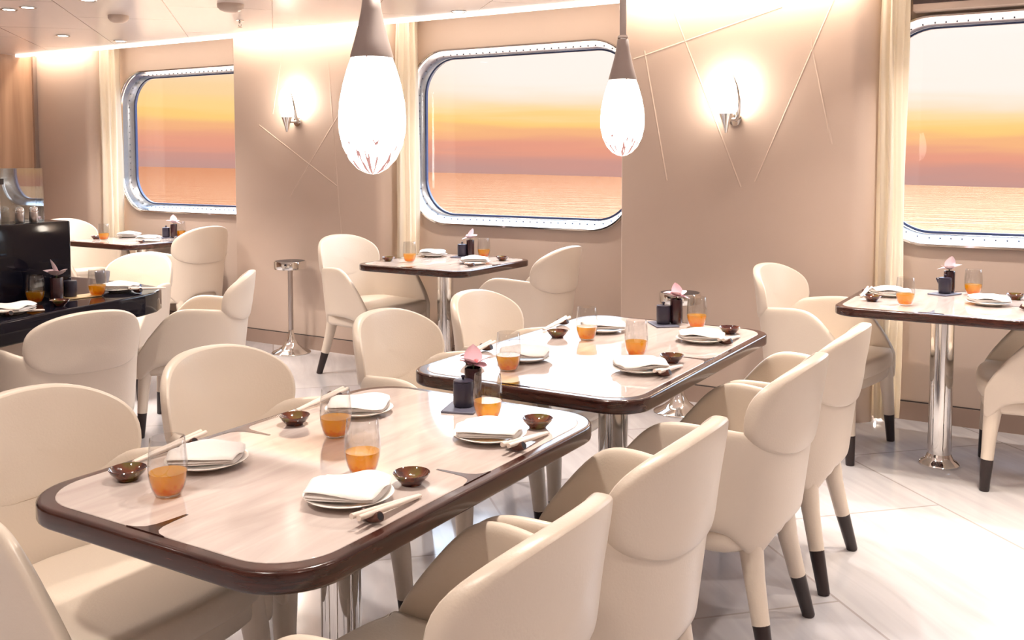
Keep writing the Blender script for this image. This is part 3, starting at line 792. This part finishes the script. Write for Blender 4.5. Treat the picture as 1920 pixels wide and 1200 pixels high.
# ------------------------------------------------------------------ pedestal stands
def make_stand():
    root = empty('pedestal_stand')
    b = MB(); b.lathe([(.135, 0), (.137, .004), (.130, .010), (.090, .028), (.055, .055), (.030, .095), (.019, .14), (.017, .17), (.003, .17)], 40); b.build('trumpet_base', 'chrome', root, angle=50)
    b = MB(); b.lathe([(.0175, .16), (.0175, .600)], 24); b.build('post', 'satin', root)
    b = MB(); b.lathe([(.030, .590), (.092, .592), (.110, .598), (.113, .610), (.113, .648), (.110, .654), (.104, .654), (.100, .640), (.003, .640)], 40); b.build('ring_top', 'chrome', root, angle=40)
    b = MB(); b.lathe([(.003, .6405), (.102, .6405), (.103, .6545), (.003, .656)], 40); b.build('dark_insert', 'dark', root, angle=40)
    return root
KST = Kind(make_stand())
KST.place((-4.850, 4.985, 0), 0, 1.0, 'chrome pedestal stand with trumpet base, in front of the left wall pier', 'stand', 'chrome pedestal stands')
KST.place((-1.905, 4.900, 0), .6, 1.0, 'chrome pedestal stand half hidden behind the second long table', 'stand', 'chrome pedestal stands')

# ------------------------------------------------------------------ pendant lamps
def make_pendant():
    root = empty('pendant_lamp')
    prof = [(.002, 0), (.016, .003), (.034, .013), (.052, .033), (.066, .062), (.0735, .095), (.0745, .125), (.072, .160), (.064, .200), (.054, .235), (.0455, .258)]
    b = MB(); b.lathe(prof, 40, cap1=False); b.build('glass_shade', 'lampglass', root, angle=60)
    b = MB(); b.lathe([(.044, .257), (.0475, .257), (.0475, .261), (.038, .295), (.029, .330), (.0225, .362), (.0185, .392), (.015, .394), (.002, .394)], 40); b.build('cap', 'capmetal', root, angle=60)
    b = MB(); b.lathe([(.0165, .391), (.0185, .394), (.0185, .401), (.0150, .406)], 24); b.build('collar', 'chrome', root)
    b = MB(); b.tube([(0, 0, .404), (0, 0, CZ-1.385)], .0120, 16); b.build('rod', 'chrome', root)
    b = MB(); b.lathe([(.012, CZ-1.385-.030), (.030, CZ-1.385-.026), (.042, CZ-1.385-.008), (.042, CZ-1.385)], 24); b.build('ceiling_rose', 'chrome', root)
    return root
KPL = Kind(make_pendant())
KPL.place((-1.38, 3.0, 1.385), 0, 1.0, 'teardrop pendant lamp over the second long table', 'lamp', 'teardrop pendant lamps')
o = KPL.place((-1.38, 1.68, 1.343), .9, 1.0, 'teardrop pendant lamp over the front table', 'lamp', 'teardrop pendant lamps')
for ch in o.children:
    if ch.name.startswith('ceiling_rose'): ch.location.z = .042
    if ch.name.startswith('rod'): ch.scale.z = 1; ch.location.z = .042
b = MB(); b.tube([(0, 0, .400), (0, 0, .46)], .0120, 16); b.build('rod', 'chrome', o)

# ------------------------------------------------------------------ wall sconces
def make_sconce():
    root = empty('wall_sconce')
    # local: -Y points into the room, wall at y=0
    c = (0, -.085, 0)
    b = MB(); b.lathe([(.002, -.085), (.006, -.083), (.020, -.03), (.034, .008), (.0355, .012), (.030, .012), (.003, .006)], 28, c); b.build('cone_base', 'chrome', root, angle=40)
    b = MB(); b.lathe([(.003, .010), (.030, .011), (.040, .045), (.046, .085), (.047, .120), (.042, .160), (.030, .190), (.012, .205), (.002, .208)], 28, c); b.build('glass_shade', 'sconceglass', root, angle=60)
    pts = [(.030, -.010, -.02), (.052, -.060, .02), (.060, -.080, .08), (.055, -.090, .14), (.040, -.095, .185), (.018, -.095, .212), (.0, -.092, .222)]
    b = MB(); b.tube(pts, [.010, .012, .009, .006, .004, .003, .0015], 10); b.build('curved_arm', 'chrome', root, angle=60)
    b = MB(); b.tube([(0.02, 0, -.015), (0.02, -.012, -.015)], .032, 24); b.build('wall_plate', 'chrome', root)
    b = MB(); b.tube([(0.02, -.010, -.015), (.008, -.085, -.02)], .008, 10); b.build('bracket', 'satin', root)
    return root
KSC = Kind(make_sconce())
KSC.place((-4.93, PY-.0015, 1.655), 0, 1.1, 'glowing tulip wall sconce on the left wall pier', 'wall lamp', 'tulip wall sconces')
KSC.place((-1.715, PY-.0015, 1.605), 0, 1.1, 'glowing tulip wall sconce on the right wall pier', 'wall lamp', 'tulip wall sconces')

# ------------------------------------------------------------------ ceiling fittings
def make_downlight():
    root = empty('downlight')
    b = MB(); b.lathe([(.034, 0), (.046, -.001), (.048, -.004), (.044, -.006), (.034, -.004)], 28, cap0=False, cap1=False); b.build('trim_ring', 'chrome', root)
    b = MB(); b.lathe([(.003, -.0015), (.034, -.0015), (.034, -.003), (.003, -.003)], 24); b.build('lens', 'lens', root)
    return root
KDL = Kind(make_downlight())
DL = [(-5.572, 3.419, 'nearer of the pair at the top-left picture corner'), (-5.399, 3.428, 'second of the pair at the top-left picture corner'), (-6.427, 4.344, 'in front of the far pier'),
      (-6.350, 4.764, 'above the far-left curtain'), (-4.857, 3.442, 'at the top picture edge, left part'), (-3.328, 4.874, 'beside the cove over the middle window')]
for x, y, w in DL: KDL.place((x, y, CZ), 0, 1.0, 'round recessed ceiling downlight '+w, 'downlight', 'ceiling downlights')
b = MB(); b.lathe([(.062, 0), (.062, -.018), (.050, -.034), (.030, -.044), (.002, -.046)], 28); det = b.build('smoke_detector', 'detector', loc=(-5.24, 3.924, CZ))
tag(det, 'round beige smoke detector on the ceiling above the far tables', 'smoke detector', 'ceiling detectors')
d2 = det.copy(); COL.objects.link(d2); d2.location = (-4.30, 3.97, CZ); d2.scale = (1.2, 1.2, 1); tag(d2, 'beige detector dome cut off by the top picture edge', 'smoke detector', 'ceiling detectors')
sp = empty('ceiling_sprinkler', (-4.734, 4.448, CZ))
b = MB(); b.lathe([(.026, 0), (.026, -.004), (.010, -.007), (.009, -.022), (.002, -.022)], 20); b.build('escutcheon', 'chrome', sp)
b = MB(); b.tube([(-.007, 0, -.020), (-.012, 0, -.034), (-.003, 0, -.046)], .002, 8); b.tube([(.007, 0, -.020), (.012, 0, -.034), (.003, 0, -.046)], .002, 8); b.build('yoke', 'satin', sp)
b = MB(); b.lathe([(.002, -.045), (.016, -.046), (.016, -.048), (.002, -.049)], 16); b.build('deflector', 'chrome', sp)
tag(sp, 'chrome fire sprinkler head hanging from the ceiling', 'sprinkler')

# ------------------------------------------------------------------ lights
def area(name, loc, size, power, col, rot=(0, 0, 0), size_y=None, spread=180, shape='DISK'):
    l = bpy.data.lights.new(name, 'AREA'); l.energy = power; l.color = col; l.size = size; l.spread = R(spread)
    l.shape = shape
    if size_y: l.shape = 'RECTANGLE'; l.size_y = size_y
    o = bpy.data.objects.new(name, l); COL.objects.link(o); o.location = loc; o.rotation_euler = rot
    return o
WARM = (1, .89, .78)
W_FILL = 5.2
k = 0
for x, y in [(x, y) for x, y, w in DL]+[(-.45, 4.80), (-1.0, 3.9)]: area('downlight_and_fill', (x, y, CZ-.008), .06, 9.5, WARM, spread=110)  # fitted downlights first, then unseen extra lamps added for brightness
for x in (-6.6, -4.9, -3.2, -1.5, .2, 1.9):  # even grid of unseen lamps without fittings, added as room fill
    for y in (-1.4, .2, 1.7, 3.2):
        area('downlight_and_fill', (x+.2, y+.15, CZ-.008), .12, W_FILL*1.5, WARM, spread=104)
area('downlight_and_fill', (-.15, 3.75, CZ-.008), .08, 6, (1, .86, .68), spread=62)
area('downlight_and_fill', (.45, 2.75, CZ-.008), .08, 4, (1, .86, .70), spread=70)
# cove strips in the gap between ceiling edge and piers
for x0, x1, p in ((XL, -7.24, 5), (-5.55, -4.11, 9), (-2.36, -.98, 9)):
    area('cove_light', ((x0+x1)/2, CY+.075, CZ+.10), x1-x0, p, (1, .84, .66), size_y=.05)
for x0, x1, p in ((-7.2, -5.6, 4), (-4.05, -2.4, 4)):
    area('cove_light', ((x0+x1)/2, CY+.10, CZ+.10), x1-x0, p, (1, .86, .70), size_y=.05)
# ------------------------------------------------------------------ evening sky
w = bpy.data.worlds.new('evening_sky'); SC.world = w; w.use_nodes = True
nt = w.node_tree; bg = nt.nodes['Background']
tc = nt.nodes.new('ShaderNodeTexCoord'); sp = nt.nodes.new('ShaderNodeSeparateXYZ'); nt.links.new(tc.outputs['Generated'], sp.inputs[0])
def math_node(op, a, b_=None, c=None):
    n = nt.nodes.new('ShaderNodeMath'); n.operation = op
    for i, v in enumerate((a, b_, c)):
        if v is None: continue
        if isinstance(v, (int, float)): n.inputs[i].default_value = v
        else: nt.links.new(v, n.inputs[i])
    return n.outputs[0]
e0 = math_node('ADD', math_node('MULTIPLY_ADD', sp.outputs['X'], .026, .030), sp.outputs['Z'])
mp = nt.nodes.new('ShaderNodeMapping'); mp.inputs['Scale'].default_value = (3.0, 3.0, 42); nt.links.new(tc.outputs['Generated'], mp.inputs['Vector'])
ns = nt.nodes.new('ShaderNodeTexNoise'); ns.inputs['Scale'].default_value = 1.6; ns.inputs['Detail'].default_value = 5; ns.inputs['Distortion'].default_value = .5; nt.links.new(mp.outputs[0], ns.inputs['Vector'])
e1 = math_node('ADD', math_node('MULTIPLY', math_node('SUBTRACT', ns.outputs['Fac'], .5), .026), e0)
f = math_node('MULTIPLY', e1, 1/.30)
rp = nt.nodes.new('ShaderNodeValToRGB'); rp.color_ramp.interpolation = 'EASE'
el = rp.color_ramp.elements
def st(z, c, k=1): 
    e = el.new(min(1, max(0, z/.30))); s = srgb(*c); e.color = (s[0]*k, s[1]*k, s[2]*k, 1)
el[0].position = 0; el[0].color = srgb(196, 150, 142)
el[1].position = 1; el[1].color = (5.6, 6.5, 7.9, 1)
st(.012, (206, 150, 138)); st(.026, (230, 156, 132)); st(.042, (245, 180, 130)); st(.056, (252, 206, 126)); st(.063, (253, 212, 140)); st(.078, (251, 212, 160)); st(.105, (251, 220, 184)); st(.140, (250, 228, 206)); st(.158, (250, 242, 236), 1.15); st(.185, (244, 247, 253), 2.9); st(.22, (236, 244, 255), 5.2)
nt.links.new(f, rp.inputs[0])
def smooth(v, a, b_):
    n = nt.nodes.new('ShaderNodeMapRange'); n.interpolation_type = 'SMOOTHSTEP'; n.inputs['From Min'].default_value = a; n.inputs['From Max'].default_value = b_
    nt.links.new(v, n.inputs['Value']); return n.outputs[0]
haze = nt.nodes.new('ShaderNodeMix'); haze.data_type = 'RGBA'; haze.inputs['B'].default_value = srgb(253, 243, 238)
pale = math_node('MULTIPLY', math_node('MULTIPLY', smooth(e1, .050, .100), smooth(sp.outputs['X'], -.74, -.52)), math_node('MULTIPLY', smooth(e1, .175, .150), .85))
nt.links.new(pale, haze.inputs['Factor']); nt.links.new(rp.outputs[0], haze.inputs['A'])
nt.links.new(haze.outputs['Result'], bg.inputs[0]); bg.inputs[1].default_value = .82

# ------------------------------------------------------------------ render settings that belong to the scene
vs = SC.view_settings
vs.view_transform = 'Standard'; vs.look = 'None'; vs.gamma = 1; vs.use_curve_mapping = False
vs.exposure = 0.46
SC.cycles.use_denoising = True
SC.cycles.max_bounces = 10; SC.cycles.diffuse_bounces = 4; SC.cycles.glossy_bounces = 4; SC.cycles.transparent_max_bounces = 16; SC.cycles.transmission_bounces = 6
SC.cycles.sample_clamp_indirect = 6
SC.cycles.caustics_reflective = False; SC.cycles.caustics_refractive = False
